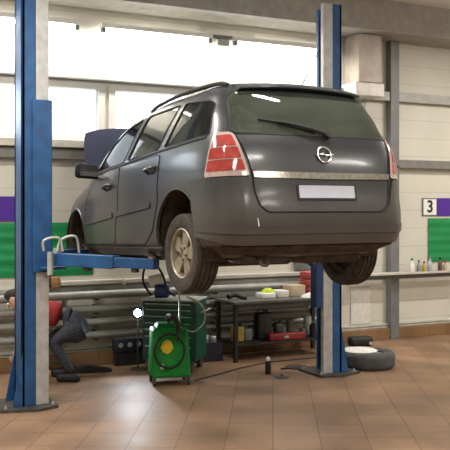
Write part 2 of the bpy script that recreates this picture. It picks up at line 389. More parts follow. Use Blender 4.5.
# ------------------------------------------------------------------ lift posts
def post(name, label, x_in, sgn, y0, y1, wid, zc0, zc1):
    # x_in = inner face, sgn=+1: column body lies toward +x
    t = thing(name, label, 'lift post', (x_in, (y0+y1)/2, 0)); h = (y1-y0)/2; g = lambda a, b: (min(a*sgn, b*sgn), max(a*sgn, b*sgn))
    bm = bmesh.new()
    a = g(.004, wid); box(bm, *a, -h, -h+.05, .03, 4.35, .004); box(bm, *a, h-.05, h, .03, 4.35, .004)
    a = g(wid-.03, wid); box(bm, *a, -h, h, .03, 4.35, .004)
    link('column', bm, BLUE, t)
    bm = bmesh.new(); a = g(-.125, .003); box(bm, *a, -h, -h+.06, .03, 4.35, .006); link('guide_rail', bm, STEEL, t)
    bm = bmesh.new()
    if sgn > 0: a = g(-.225, -.127); box(bm, *a, -h+.0, -h+.13, zc0, zc1, .01)
    else: a = g(-.15, .04); box(bm, *a, -h-.035, -h-.002, zc0, zc1, .008); a = g(-.15, -.127); box(bm, *a, -h-.02, h, zc0, zc1, .008)
    link('carriage', bm, BLUE_SHADED if sgn > 0 else BLUE, t)
    pl = [(-.20*sgn, -.24), (-.20*sgn, .26), (.0*sgn, .32), (.36*sgn, .26), (.36*sgn, -.22), (.02*sgn, -.32)]
    link('base_plate', prism(pl, 'z', 0, .028), DSTEEL, t)
    for yy in (-h-.006, h-.006):
        link('gusset', prism([(wid*sgn-.004*sgn, .03), (wid*sgn+.09*sgn, .03), (wid*sgn-.004*sgn, .55)], 'y', yy, yy+.012), BLUE, t)
    for bx, by in ((-.16, -.18), (-.16, .2), (.30, -.18), (.30, .2)):
        link('anchor_bolt', lathe([(.016, .028), (.016, .042), (.008, .042), (.008, .06)], 8, loc=(bx*sgn, by, 0)), STEEL, t)
    return t
PR = post('lift_post', 'blue and grey lift post standing right of the car on its dark base plate', 5.52, 1, 8.17, 8.52, .13, .80, 1.42)
PL_ = post('lift_post', 'blue lift post at the left edge, its top rising beside the window', 2.03, -1, 8.14, 8.46, .14, 1.33, 3.02)
PR['group'] = PL_['group'] = 'posts of the two-post lift'
def arm(post, p0, p1, z0=1.40, z1=1.52, w=.055):
    p0 = V((*p0, 0)); p1 = V((*p1, 0)); d = (p1-p0); L = d.length; rz = math.atan2(d.y, d.x)
    h = z1-z0
    t = link('lift_arm', BX(-.04, L*.62, -w, w, 0, h, .008), BLUE, post); t.location = V((p0.x, p0.y, z0))-post.location; t.rotation_euler = (0, 0, rz)
    link('inner_tube', BX(L*.6201, L, -w*.82, w*.82, .014, h-.014, .006), BLUE, t)
    link('pivot', CY((0, 0, h+.0005), (0, 0, h+.05), .04), STEEL, t, True, 40)
    link('pad_screw', CY((L-.05, 0, h-.013), (L-.05, 0, h+.012), .035), STEEL, t, True, 40)
    link('pad', CY((L-.05, 0, h+.0125), (L-.05, 0, h+.035), .065), RUBBER, t, True, 40)
    link('stop_lug', BX(L*.3, L*.3+.06, -.03, .03, -.035, -.0005, .004), DSTEEL, t)
    link('stop_lug', BX(L*.78, L*.78+.05, -.03, .03, -.025, .0135, .004), DSTEEL, t)
    return t
arm(PL_, (2.20, 8.00), (2.80, 6.92))
arm(PL_, (2.22, 8.44), (2.85, 9.0))
arm(PR, (5.32, 8.10), (4.40, 6.92))
arm(PR, (5.34, 8.38), (4.36, 9.0))
t = link('hinge_block', BX(-.08, .16, -.04, .40, -.16, -.135, .006), BLUE, PL_); t.location = V((2.13, 8.02, 1.52))-PL_.location
link('arm_lock', TB([(-.08, -.09, .03), (-.08, -.10, .13), (.06, -.11, .15), (.10, -.11, .02)], .013, 10), STEEL, t, True, 50)
link('arm_lock', TB([(.06, -.06, .02), (.10, -.05, .13), (.24, -.06, .16), (.28, -.05, .0)], .013, 10), STEEL, t, True, 50)
link('hinge_pin', CY((-.03, -.13, -.2), (-.03, -.13, .02), .028), STEEL, t, True, 40)

# ------------------------------------------------------------------ the car
CAR = thing('car', 'dark grey dirty estate-style family car raised on the blue two-post lift', 'car', (3.582, 6.209, 1.267))
CAR.rotation_euler = (math.radians(-2), 0, math.radians(1.5))
KEYS = [ # z, W, R, F, nr, nf, bow
 (.29, .74, -.62, 3.38, 6, 4, .05), (.34, .80, -.73, 3.50, 6, 4, .06), (.40, .87, -.812, 3.59, 9, 4, .07), (.48, 0.876, -.842, 3.62, 10, 4, .07),
 (.58, 0.882, -.852, 3.63, 10, 4, .07), (.68, 0.881, -.846, 3.61, 10, 4, .07), (.78, 0.878, -.826, 3.58, 10, 4, .06), (.88, .882, -.818, 3.48, 10, 3.6, .06),
 (.95, .878, -.812, 3.28, 10, 3.4, .06), (1.02, .873, -.800, 3.0, 10, 3.3, .06), (1.09, .866, -.785, 2.84, 10, 3.3, .06), (1.15, .855, -.765, 2.70, 10, 3.4, .06),
 (1.21, .838, -.735, 2.52, 10, 3.6, .06), (1.30, .812, -.690, 2.27, 9, 4, .06), (1.40, .782, -.640, 2.00, 9, 4, .06), (1.50, .748, -.585, 1.72, 8, 4, .06),
 (1.58, .715, -.535, 1.46, 8, 4, .06), (1.63, .680, -.495, 1.26, 7, 4, .06), (1.665, .630, -.44, 1.05, 6, 3.6, .05), (1.688, .54, -.34, .82, 5, 3.4, .04), (1.70, .36, -.12, .55, 4, 3, .0), (1.704, .12, .12, .32, 3, 3, 0)]
def par(z):
    K = KEYS
    if z <= K[0][0]: return K[0][1:]
    if z >= K[-1][0]: return K[-1][1:]
    for i in range(len(K)-1):
        if K[i][0] <= z <= K[i+1][0]: break
    a, b = K[i], K[i+1]; h = b[0]-a[0]; t = (z-a[0])/h; out = []
    def sl(p, q, r, c):
        d1 = (q[c]-p[c])/(q[0]-p[0]); d2 = (r[c]-q[c])/(r[0]-q[0])
        return 0 if d1*d2 <= 0 else 2*d1*d2/(d1+d2)
    for c in range(1, 7):
        m0 = sl(K[i-1], a, b, c) if i > 0 else (b[c]-a[c])/h
        m1 = sl(a, b, K[i+2], c) if i+2 < len(K) else (b[c]-a[c])/h
        out.append((2*t**3-3*t*t+1)*a[c]+(t**3-2*t*t+t)*h*m0+(-2*t**3+3*t*t)*b[c]+(t**3-t*t)*h*m1)
    return out
_rc = {}
def outline(z):          # right half, rear centre to front centre
    k = round(z, 5)
    if k in _rc: return _rc[k]
    W, R, F, nr, nf, bow = par(z); yr = min(.85, (R+F)/2); yf = max(yr, min(1.3, F-.5)) if F > 1.4 else yr
    pts = []; N = 160
    for i in range(N+1):
        t = PI/2*i/N; sx = math.sin(t); cx = math.cos(t)
        x = W*sx**(2/nr); y = yr-(yr-R)*cx**(2/nr); y += bow*min(1, (x/W))**2*max(0, min(1, (yr-.3-y)/.6))
        pts.append((x, y))
    pts.append((W, yf)) if yf > yr+.01 else None
    for i in range(1, N+1):
        t = PI/2*i/N
        pts.append((W*math.cos(t)**(2/nf), yf+(F-yf)*math.sin(t)**(2/nf)))
    L = [0]
    for a, b in zip(pts, pts[1:]): L.append(L[-1]+math.hypot(b[0]-a[0], b[1]-a[1]))
    _rc[k] = (pts, L); return _rc[k]
def surf(s, z):          # s = signed plan arclength from the rear centre line
    pts, L = outline(z); a = min(abs(s), L[-1]-1e-6); lo, hi = 0, len(L)-1
    while hi-lo > 1:
        m = (lo+hi)//2
        if L[m] <= a: lo = m
        else: hi = m
    t = (a-L[lo])/max(1e-9, L[hi]-L[lo]); x = pts[lo][0]*(1-t)+pts[hi][0]*t; y = pts[lo][1]*(1-t)+pts[hi][1]*t
    return V((x if s >= 0 else -x, y, z))
def snorm(s, z):
    e = .012; n = (surf(s+e, z)-surf(s-e, z)).cross(surf(s, z+e)-surf(s, z-e)); n.normalize(); return n
zs = []
for a, b in zip(KEYS, KEYS[1:]):
    n = 3 if b[0]-a[0] > .05 else 2
    zs += [a[0]+(b[0]-a[0])*i/n for i in range(n)]
zs.append(KEYS[-1][0])
bm = bmesh.new(); NR = 110; rings = []
for z in zs:
    pts, L = outline(z); ring = []
    # denser near the rear corner: spacing in index space, anchored on rear/front lengths
    for i in range(NR+1): ring.append(surf(L[-1]*i/NR, z))
    full = ring+[V((-p.x, p.y, p.z)) for p in ring[-2:0:-1]]
    rings.append([bm.verts.new(p) for p in full])
for A, B in zip(rings, rings[1:]):
    n = len(A)
    for j in range(n): bm.faces.new((A[j], A[(j+1) % n], B[(j+1) % n], B[j]))
bm.faces.new(rings[0][::-1]); bm.faces.new(rings[-1])
bmesh.ops.recalc_face_normals(bm, faces=bm.faces)
BVH = BVHTree.FromBMesh(bm)
body = link('body_shell', bm, PAINT, CAR, True)
md = body.modifiers.new('s', 'SOLIDIFY'); md.thickness = .022; md.offset = -1; bake(body)
def cutter(bm):
    bmesh.ops.recalc_face_normals(bm, faces=bm.faces)
    me = bpy.data.meshes.new('c'); bm.to_mesh(me); bm.free(); o = bpy.data.objects.new('c', me); C.objects.link(o); o.parent = CAR; return o
WF = [(2.02, 1.125), (1.26, 1.165), (1.04, 1.555), (1.38, 1.50), (1.72, 1.37)]
WR = [(1.16, 1.175), (.50, 1.205), (.25, 1.575), (.92, 1.565)]
WQ = [(.36, 1.215), (-.43, 1.245), (-.37, 1.50), (-.30, 1.53), (.14, 1.575)]
WB = [(-.655, 1.262), (.655, 1.262), (.60, 1.545), (.56, 1.565), (-.56, 1.565), (-.60, 1.545)]
WS = [(-.66, 1.16), (.66, 1.16), (.56, 1.55), (-.56, 1.55)]
cuts = [cutter(prism(roundpoly(w, .03), 'x', -1.2, 1.2)) for w in (WF, WR, WQ)]
cuts.append(cutter(prism(roundpoly(WB, .04), 'y', -1.3, -.2)))
cuts.append(cutter(prism(roundpoly(WS, .04), 'y', 1.25, 4)))
for yc, zc, r in ((.035, .43, .41), (2.72, .39, .375)):
    for sx in (-1, 1):
        b2 = bmesh.new(); cyl(b2, (sx*.56, yc, zc), (sx*1.2, yc, zc), r, n=56)
        box(b2, min(sx*.56, sx*1.2), max(sx*.56, sx*1.2), yc-r*.97, yc+r*.97, .1, zc-.12) if False else None
        cuts.append(cutter(b2))
boolean(body, cuts)
body.data.polygons.foreach_set('use_smooth', [True]*len(body.data.polygons)); body.data.set_sharp_from_angle(angle=math.radians(38))
body.data.materials.clear(); body.data.materials.append(PAINT)

def slab(fl, m, name, parent, off=.003, th=.006, grid=.045, mirror=False, rnd=.02, poly=None, smooth=True):
    """poly in 2D mapped by fl(u,v)->(point, normal); makes a curved plate with thickness"""
    bm = bmesh.new(); pts = roundpoly(poly, rnd) if rnd else poly
    bm.faces.new([bm.verts.new((u, v, 0)) for u, v in pts])
    us = [p[0] for p in pts]; vs = [p[1] for p in pts]
    for lo, hi, no in ((min(us), max(us), (1, 0, 0)), (min(vs), max(vs), (0, 1, 0))):
        k = max(1, int((hi-lo)/grid))
        for i in range(1, k):
            c = lo+(hi-lo)*i/k
            bmesh.ops.bisect_plane(bm, geom=list(bm.verts)+list(bm.edges)+list(bm.faces), plane_co=V(no)*c, plane_no=no, dist=1e-6)
    vm = {}; vb = {}
    b2 = bmesh.new()
    for v in bm.verts:
        p, n = fl(v.co.x, v.co.y)
        vm[v] = b2.verts.new(p+n*(off+th)); vb[v] = b2.verts.new(p+n*off)
    for f in bm.faces:
        b2.faces.new([vm[v] for v in f.verts]); b2.faces.new([vb[v] for v in reversed(f.verts)])
    for e in bm.edges:
        if len(e.link_faces) == 1: a, b = e.verts; b2.faces.new((vm[a], vm[b], vb[b], vb[a]))
    bm.free()
    return link(name, b2, m, parent, smooth, 35)
def fR(u, v): return surf(u, v), snorm(u, v)
def fS(side):
    def f(u, v):
        h = BVH.ray_cast(V((side*3, u, v)), V((-side, 0, 0)))
        if h[0] is None: return V((side*.6, u, v)), V((side, 0, 0))
        n = h[1] if h[1].x*side > 0 else -h[1]
        # smooth normal by finite differences
        e = .02; q = [BVH.ray_cast(V((side*3, u+a, v+b)), V((-side, 0, 0)))[0] for a, b in ((e, 0), (-e, 0), (0, e), (0, -e))]
        if all(q):
            n2 = (q[0]-q[1]).cross(q[2]-q[3]).normalized(); n = n2 if n2.x*side > 0 else -n2
        return h[0], n
    return f
def fT(u, v):
    h = BVH.ray_cast(V((u, v, 4)), V((0, 0, -1))); n = h[1] if h[1].z > 0 else -h[1]; return h[0], n
def ribbon(fl, pts, w, m, name, parent, off=.004, closed=False, r=None):
    P = []
    for (a, b), (c, d) in zip(pts, pts[1:]+([pts[0]] if closed else [])) if closed else zip(pts, pts[1:]):
        n = max(2, int(math.hypot(c-a, d-b)/.03))
        for i in range(n): P.append((a+(c-a)*i/n, b+(d-b)*i/n))
    if not closed: P.append(pts[-1])
    Q = [];
    for u, v in P:
        p, n = fl(u, v); Q.append(p+n*off)
    bm = bmesh.new(); tube(bm, Q, w/2, 6, closed, k=0); return link(name, bm, m, parent, True, 60)

GAP = mat('shut_line', (.008, .008, .008), .9)
for side, sn in ((-1, 'left'), (1, 'right')):
    f = fS(side)
    # glazing
    for w, nm in ((WF, 'front_door_glass'), (WR, 'rear_door_glass'), (WQ, 'quarter_glass')):
        slab(f, DGLASS if nm == 'front_door_glass' else GLASS, nm, CAR, off=-.008, th=.004, rnd=.03, poly=[(a, b) for a, b in w])
        ribbon(f, roundpoly(w, .03), .014, BLACK, 'window_seal', CAR, off=.0, closed=True)
    # doors
    dl = [(2.30, .40), (1.46, .40), (1.36, .75), (1.33, 1.128), (2.06, 1.085), (2.22, .95), (2.33, .72)]
    dr = [(1.445, .40), (.70, .40), (.52, .52), (.42, .75), (.40, 1.165), (1.315, 1.13), (1.345, .75)]
    handles = [(1.60, .955), (.55, 1.045)]
    for pl, nm, (hy, hz) in ((dl, 'front_door', handles[0]), (dr, 'rear_door', handles[1])):
        d = slab(f, PAINT, nm, CAR, off=.0, th=.005, rnd=.05, poly=pl)
        ribbon(f, roundpoly(pl, .05), .010, GAP, 'door_gap', d, off=.002, closed=True)
        p, n = f(hy, hz); h = bmesh.new()
        tube(h, [p+V((side*.006, -.10, .012)), p+V((side*.045, -.07, .012)), p+V((side*.05, .04, -.005)), p+V((side*.006, .10, -.012))], .015, 8)
        link('door_handle', h, PAINT, d, True, 60)
        slab(f, GAP, 'handle_recess', d, off=.004, th=.002, rnd=.03, poly=[(hy-.09, hz-.035), (hy+.09, hz-.045), (hy+.09, hz+.02), (hy-.09, hz+.035)])
    slab(f, PAINT, 'side_moulding', CAR, off=.006, th=.012, rnd=.012, poly=[(1.42, .655), (.56, .715), (.56, .768), (1.42, .705)])
    slab(f, PAINT, 'side_moulding', CAR, off=.006, th=.012, rnd=.012, poly=[(2.28, .59), (1.48, .65), (1.48, .70), (2.28, .635)])
    # belt highlight trim, sill, shoulder crease
    slab(f, CHROME if False else BLACK, 'belt_trim', CAR, off=.003, th=.006, rnd=.003, poly=[(2.0, 1.10), (1.2, 1.142), (.4, 1.19), (-.40, 1.222), (-.40, 1.236), (.4, 1.206), (1.2, 1.160), (2.0, 1.118)])
    slab(f, PAINT, 'sill_panel', CAR, off=.002, th=.012, rnd=.02, poly=[(2.32, .305), (.45, .305), (.40, .375), (2.34, .375)])
    # arch lips
    for yc, zc, r, nm in ((.035, .43, .42, 'rear_arch_lip'), (2.72, .39, .385, 'front_arch_lip')):
        pts = [(yc+r*math.cos(a), zc+r*math.sin(a)) for a in [math.radians(-8+196*i/30) for i in range(31)]]
        ribbon(f, pts, .026, PAINT, nm, CAR, off=-.002)
        # liner
        bm = bmesh.new(); n = 26; rr = r+.012; A = []; B = []
        x0, x1 = side*.55, side*.835
        for i in range(n+1):
            a = math.radians(-22+224*i/n); A.append(bm.verts.new((x0, yc+rr*math.cos(a), zc+rr*math.sin(a)))); B.append(bm.verts.new((x1, yc+rr*math.cos(a), zc+rr*math.sin(a))))
        for i in range(n): bm.faces.new((A[i], A[i+1], B[i+1], B[i]))
        bm.faces.new(A)
        link('wheel_arch_liner', bm, MUD, CAR, True, 40)
    # crease above rear arch
    slab(f, PAINT, 'tank_flap' if side > 0 else 'quarter_crease', CAR, off=.0, th=.003, rnd=.05, poly=[(-.12, .93), (.12, .95), (.12, 1.10), (-.12, 1.10)] if side > 0 else [(.30, 1.02), (-.10, .98), (-.42, .97), (-.42, .99), (-.10, 1.00), (.30, 1.04)])
    # mirror
    mr = link('door_mirror', BX(-.13, .13, -.055, .055, -.075, .075, .035), mat('mirror_black', (.010, .010, .011), .7, spec=.2), CAR, True, 50)
    mr.location = (side*.945, 2.03, 1.14); mr.rotation_euler = (0, side*-.04, side*-.12)
    link('mirror_glass', BX(-.105, .105, -.0575, -.0555, -.055, .055), SILVER, mr)
    g = bmesh.new(); tube(g, [(-side*.12, .0, -.05), (-side*.19, .0, -.06)], .03, 8, k=0); link('mirror_stalk', g, BLACK, mr, True, 50)
    # roof rail
    P = [(side*.60, -.36, 1.655), (side*.615, -.24, 1.682), (side*.64, .1, 1.690), (side*.65, .5, 1.684), (side*.645, .9, 1.662), (side*.63, 1.08, 1.635)]
    link('roof_rail', TB(P, .016, 10), BLACK, CAR, True, 60)
    # door pillar trim (light B pillar)
    slab(f, mat('pillar_film', (.07, .07, .08), .6, spec=.3), 'pillar_trim', CAR, off=.001, th=.003, rnd=.0, poly=[(1.235, 1.18), (1.185, 1.18), (.955, 1.555), (1.01, 1.555)])

# windshield and rear glass
def fF(u, v):
    h = BVH.ray_cast(V((u, 6, v)), V((0, -1, 0))); n = h[1] if h[1].y > 0 else -h[1]; return h[0], n
slab(fF, GLASS, 'windshield', CAR, off=-.006, th=.004, rnd=.04, poly=WS)
slab(fR, RGLASS, 'rear_window', CAR, off=.001, th=.005, rnd=.05, grid=.06,
     poly=[(-.735, 1.243), (0, 1.228), (.735, 1.236), (.69, 1.50), (.645, 1.575), (0, 1.592), (-.645, 1.575), (-.69, 1.50)])
ribbon(fR, roundpoly([(-.74, 1.238), (0, 1.222), (.74, 1.231), (.695, 1.50), (.65, 1.58), (0, 1.599), (-.65, 1.58), (-.695, 1.50)], .05), .012, BLACK, 'rear_window_seal', CAR, off=.002, closed=True)
# tailgate
tg = [(-.715, 1.225), (-.675, 1.10), (-.635, .93), (-.625, .80), (-.595, .69), (-.53, .635), (.53, .635), (.595, .69), (.625, .80), (.635, .93), (.675, 1.10), (.715, 1.225)]
G = slab(fR, PAINT, 'tailgate', CAR, off=.0, th=.006, rnd=.03, grid=.05, poly=tg)
ribbon(fR, roundpoly(tg, .03)+[roundpoly(tg, .03)[0]], .012, GAP, 'tailgate_gap', G, off=.003)
slab(fR, CHROME, 'chrome_strip', G, off=.006, th=.016, rnd=.006, poly=[(-.628, .893), (0, .883), (.628, .893), (.634, .937), (0, .934), (-.634, .937)])
slab(fR, mat('plate_back_panel', (.05, .045, .042), .6), 'plate_recess', G, off=.006, th=.002, rnd=.02, poly=[(-.30, .715), (.30, .715), (.31, .852), (-.31, .852)])  # even matte dark panel behind the number plate
np_ = slab(fR, BLACK, 'number_plate', G, off=.009, th=.008, rnd=.01, poly=[(-.275, .722), (.275, .722), (.275, .842), (-.275, .842)])
slab(fR, PLATE, 'plate_face', np_, off=.0172, th=.001, rnd=.006, poly=[(-.258, .737), (.258, .737), (.258, .836), (-.258, .836)])
# emblem: ring with a lightning bolt
ez = 1.075; bm = bmesh.new(); ep, en = fR(0, ez)
cen = ep+en*.016; ux = V((1, 0, 0)); uz = (en.cross(ux)).normalized(); uz = uz if uz.z > 0 else -uz
tube(bm, [cen+ux*.062*math.cos(a)+uz*.062*math.sin(a) for a in [2*PI*i/28 for i in range(28)]], .0075, 8, True, 0)
em = link('emblem_ring', bm, SILVER, G, True, 60)
bolt = [(-.092, -.002), (-.012, .013), (-.006, .001), (.092, .004), (.012, -.015), (.006, -.003)]
bm = bmesh.new(); A = [bm.verts.new(cen+ux*a+uz*b+en*.006) for a, b in bolt]; B = [bm.verts.new(cen+ux*a+uz*b-en*.004) for a, b in bolt]
bm.faces.new(A); bm.faces.new(B[::-1])
for i in range(6): bm.faces.new((A[i], A[(i+1) % 6], B[(i+1) % 6], B[i]))
link('emblem_bolt', bm, SILVER, em)
# wiper
def RP(u, v, o): p, n = fR(u, v); return p+n*o
W_ = link('rear_wiper', TB([RP(.07, 1.225, .03), RP(-.05, 1.255, .045), RP(-.22, 1.295, .04), RP(-.34, 1.320, .03)], lambda t: .020-.011*t, 8), BLACK, CAR, True, 60)
link('wiper_blade', TB([RP(-.02, 1.262, .016), RP(-.25, 1.31, .018), RP(-.50, 1.345, .016)], .008, 8), BLACK, W_, True, 60)
link('wiper_cap', CY(RP(.07, 1.225, .0), RP(.07, 1.225, .05), .028), BLACK, W_, True, 40)
# bumper wraps round the rear corners
bp = [(-1.27, .90), (-.68, .898), (-.652, .80), (-.625, .69), (-.55, .612), (.55, .612), (.625, .69), (.652, .80), (.68, .898), (1.27, .90), (1.29, .70), (1.23, .46), (1.0, .43), (.72, .398), (-.72, .398), (-1.0, .43), (-1.23, .46), (-1.29, .70)]
BPm = PAINT
Bp = slab(fR, BPm, 'rear_bumper', CAR, off=.001, th=.016, rnd=.03, grid=.05, poly=bp)
slab(fR, PAINT, 'bumper_moulding', Bp, off=.0172, th=.008, rnd=.01, poly=[(-1.22, .50), (-.7, .475), (.7, .475), (1.22, .50), (1.24, .56), (.7, .54), (-.7, .54), (-1.24, .56)])
slab(fR, MUD, 'lower_valance', Bp, off=.0, th=.012, rnd=.02, poly=[(-.80, .325), (.80, .325), (.90, .385), (-.90, .385)])
for q in (-1, 1):
    slab(fR, RED, 'reflector', Bp, off=.0255, th=.003, rnd=.008, poly=[(q*.86-.05, .435), (q*.86+.05, .435), (q*.86+.05, .455), (q*.86-.05, .455)]) if False else None
tow = link('scratch_mark', BX(-.004, .004, -.002, .002, -.03, .03), PAPER, Bp); tow.location = RP(-.62, .56, .0285); tow.rotation_euler = (0, -.15, 0)
# tail lamps
for q in (-1, 1):
    lo = [(q*a, b) for a, b in [(1.06, .905), (.655, .905), (.67, .96), (.70, 1.10), (.725, 1.235), (.87, 1.245), (.94, 1.17), (1.0, 1.06)]]
    T = slab(fR, CLEAR, 'tail_lamp', CAR, off=.001, th=.016, rnd=.035, grid=.03, poly=lo)
    ribbon(fR, roundpoly(lo, .035), .009, GAP, 'lamp_gap', T, off=.006, closed=True)
    for za, zb, ins in ((.945, 1.028, .02), (1.037, 1.120, .02), (1.129, 1.215, .022)):
        def edge(z, inner):
            P = [(.655, .905), (.67, .96), (.70, 1.10), (.725, 1.235)] if inner else [(1.06, .905), (1.0, 1.06), (.94, 1.17), (.87, 1.245)]
            for (a, b), (c, d) in zip(P, P[1:]):
                if b <= z <= d: return a+(c-a)*(z-b)/(d-b)
            return P[-1][0]
        pl = [(q*(edge(za, 0)-ins), za), (q*(edge(za, 1)+ins), za), (q*(edge(zb, 1)+ins), zb), (q*(edge(zb, 0)-ins), zb)]
        slab(fR, RED, 'red_lens', T, off=.0172, th=.004, rnd=.015, grid=.03, poly=pl)
# spoiler over the rear window
bm = bmesh.new(); n = 24; rows = []
for i in range(n+1):
    u = -1+2*i/n; x = .575*u; d = .06*abs(u)**3
    sec = [(-.36, 1.688-.03*u*u), (-.50+d*.8, 1.675-.028*u*u), (-.572+d, 1.645-.025*u*u), (-.572+d, 1.632-.025*u*u), (-.52+d*.6, 1.620-.02*u*u), (-.40, 1.64-.03*u*u)]
    rows.append([bm.verts.new((x, a, b)) for a, b in sec])
for A, B in zip(rows, rows[1:]):
    for j in range(6): bm.faces.new((A[j], A[(j+1) % 6], B[(j+1) % 6], B[j]))
bm.faces.new(rows[0]); bm.faces.new(rows[-1][::-1])
link('roof_spoiler', bm, PAINT, CAR, True, 40)
A_ = link('antenna', TB([(.13, -.30, 1.69), (.15, -.42, 1.84), (.165, -.54, 1.98)], lambda t: .006-.003*t, 8), BLACK, CAR, True, 60)
A_.location = (0, 0, 0)
link('antenna_base', lathe([(.028, 0), (.022, .02), (.008, .03)], 14, loc=(.13, -.30, 1.685)), BLACK, A_, True, 60)
# raised hood
HM = Matrix.Translation((0, 2.78, 1.13)) @ Matrix.Rotation(math.radians(47), 4, 'X')
bm = bmesh.new(); rows = []
for j in range(9):
    v = j/8; w = .66*(1-.20*v**2); rows.append([bm.verts.new(HM @ V((w*(-1+2*i/12), .04+.80*v-.07*(abs(-1+2*i/12))**3*v, .04*(1-(-1+2*i/12)**2)))) for i in range(13)])
for A, B in zip(rows, rows[1:]):
    for i in range(12): bm.faces.new((A[i], A[i+1], B[i+1], B[i]))
r = bmesh.ops.extrude_face_region(bm, geom=list(bm.faces)); bmesh.ops.translate(bm, verts=[v for v in r['geom'] if isinstance(v, bmesh.types.BMVert)], vec=HM.to_3x3() @ V((0, 0, -.025)))
link('hood', bm, mat('hood_paint', (.008, .011, .034), .75, 0, .15, 5, spec=.15), CAR, True, 40)
link('hood_prop', TB([(.45, 3.25, .97), (.45, 3.28, 1.3), (.45, 3.30, 1.60)], .006, 8, k=0), STEEL, CAR, True)
link('engine_cover', BX(-.45, .45, 2.86, 3.22, .93, 1.06, .03), DARK, CAR, True, 40)
# interior
def seat(x, y, w):
    bm = bmesh.new(); box(bm, x-w/2, x+w/2, y-.05, y+.42, .50, .68, .04)
    s = link('car_seat', bm, INTER, CAR, True, 50)
    M = Matrix.Translation((x, y-.02, .66)) @ Matrix.Rotation(math.radians(12), 4, 'X')
    link('seat_back', BX(-w/2, w/2, -.06, .06, -.02, .62, .04, M), INTER, s, True, 50)
    k = 1 if w < .7 else 3
    for i in range(k):
        ox = 0 if k == 1 else (-1+i)*w*.33
        link('headrest', BX(ox-.11, ox+.11, -.045, .045, .645, .80, .035, M), INTER, s, True, 50)
seat(-.36, 1.35, .52); seat(.36, 1.35, .52); seat(0, .45, 1.22)
link('dashboard', BX(-.70, .70, 2.0, 2.45, .70, 1.09, .06), DARK, CAR, True, 50)
link('parcel_shelf', BX(-.66, .66, -.58, .20, 1.10, 1.125, .006), INTER, CAR)
sw = link('steering_wheel', lathe([(.17, .0), (.185, .012), (.17, .024), (.155, .012)], 28, closed=True), BLACK, CAR, True, 60)
sw.location = (-.36, 1.93, 1.05); sw.rotation_euler = (math.radians(65), 0, 0)
# underside
link('fuel_tank', BX(-.5, .30, .15, .95, .20, .30, .03), MUD, CAR, True, 50)
link('rear_axle_beam', TB([(-.66, 0, .30), (-.4, .08, .29), (.4, .08, .29), (.66, 0, .30)], .045, 12), MUD, CAR, True, 50)
for q in (-1, 1):
    link('trailing_arm', TB([(q*.62, .02, .28), (q*.60, .3, .30), (q*.56, .5, .33)], .04, 10), MUD, CAR, True, 50)
    sp = bmesh.new(); tube(sp, [(q*.47+.06*math.cos(a), .12+.06*math.sin(a), .27+.016*a/1.0*.5) for a in [i*PI/5 for i in range(50)]], .009, 6, k=0)
    link('coil_spring', sp, DSTEEL, CAR, True, 60)
    link('shock_absorber', CY((q*.60, -.10, .25), (q*.56, -.06, .62), .028), DARK, CAR, True, 40)
link('exhaust_silencer', BX(-.10, .50, -.62, -.34, .235, .36, .055), MUD, CAR, True, 60)
link('exhaust_pipe', TB([(-.10, -.45, .30), (-.35, -.35, .30), (-.38, .1, .28), (-.1, .6, .27), (0, 1.8, .27)], .028, 10), MUD, CAR, True, 60)
link('tow_eye', TB([(-.50, -.62, .30), (-.50, -.66, .24), (-.44, -.66, .24), (-.44, -.62, .30)], .012, 8), DSTEEL, CAR, True, 60)
link('subframe', BX(-.55, .55, 2.3, 2.9, .20, .29, .03), DARK, CAR, True, 50)
link('heat_shield', BX(-.60, -.20, -.60, -.30, .245, .33, .03), DSTEEL, CAR, True, 50)
for q in (-1, 1):      # front hubs, wheels off
    h = link('brake_disc', lathe([(.14, 0), (.14, .022), (.07, .024), (.065, .05), (.02, .055)] if q > 0 else [(.14, 0), (.14, -.022), (.07, -.024), (.065, -.05), (.02, -.055)], 32, 'x', (q*.66, 2.70, .31)), DSTEEL, CAR, True, 35)
    link('brake_caliper', BX(q*.69-.05, q*.69+.05, 2.50, 2.60, .27, .42, .02), DARK, h, True, 50)
    link('suspension_strut', CY((q*.60, 2.70, .30), (q*.55, 2.68, .80), .035), DARK, CAR, True, 40)

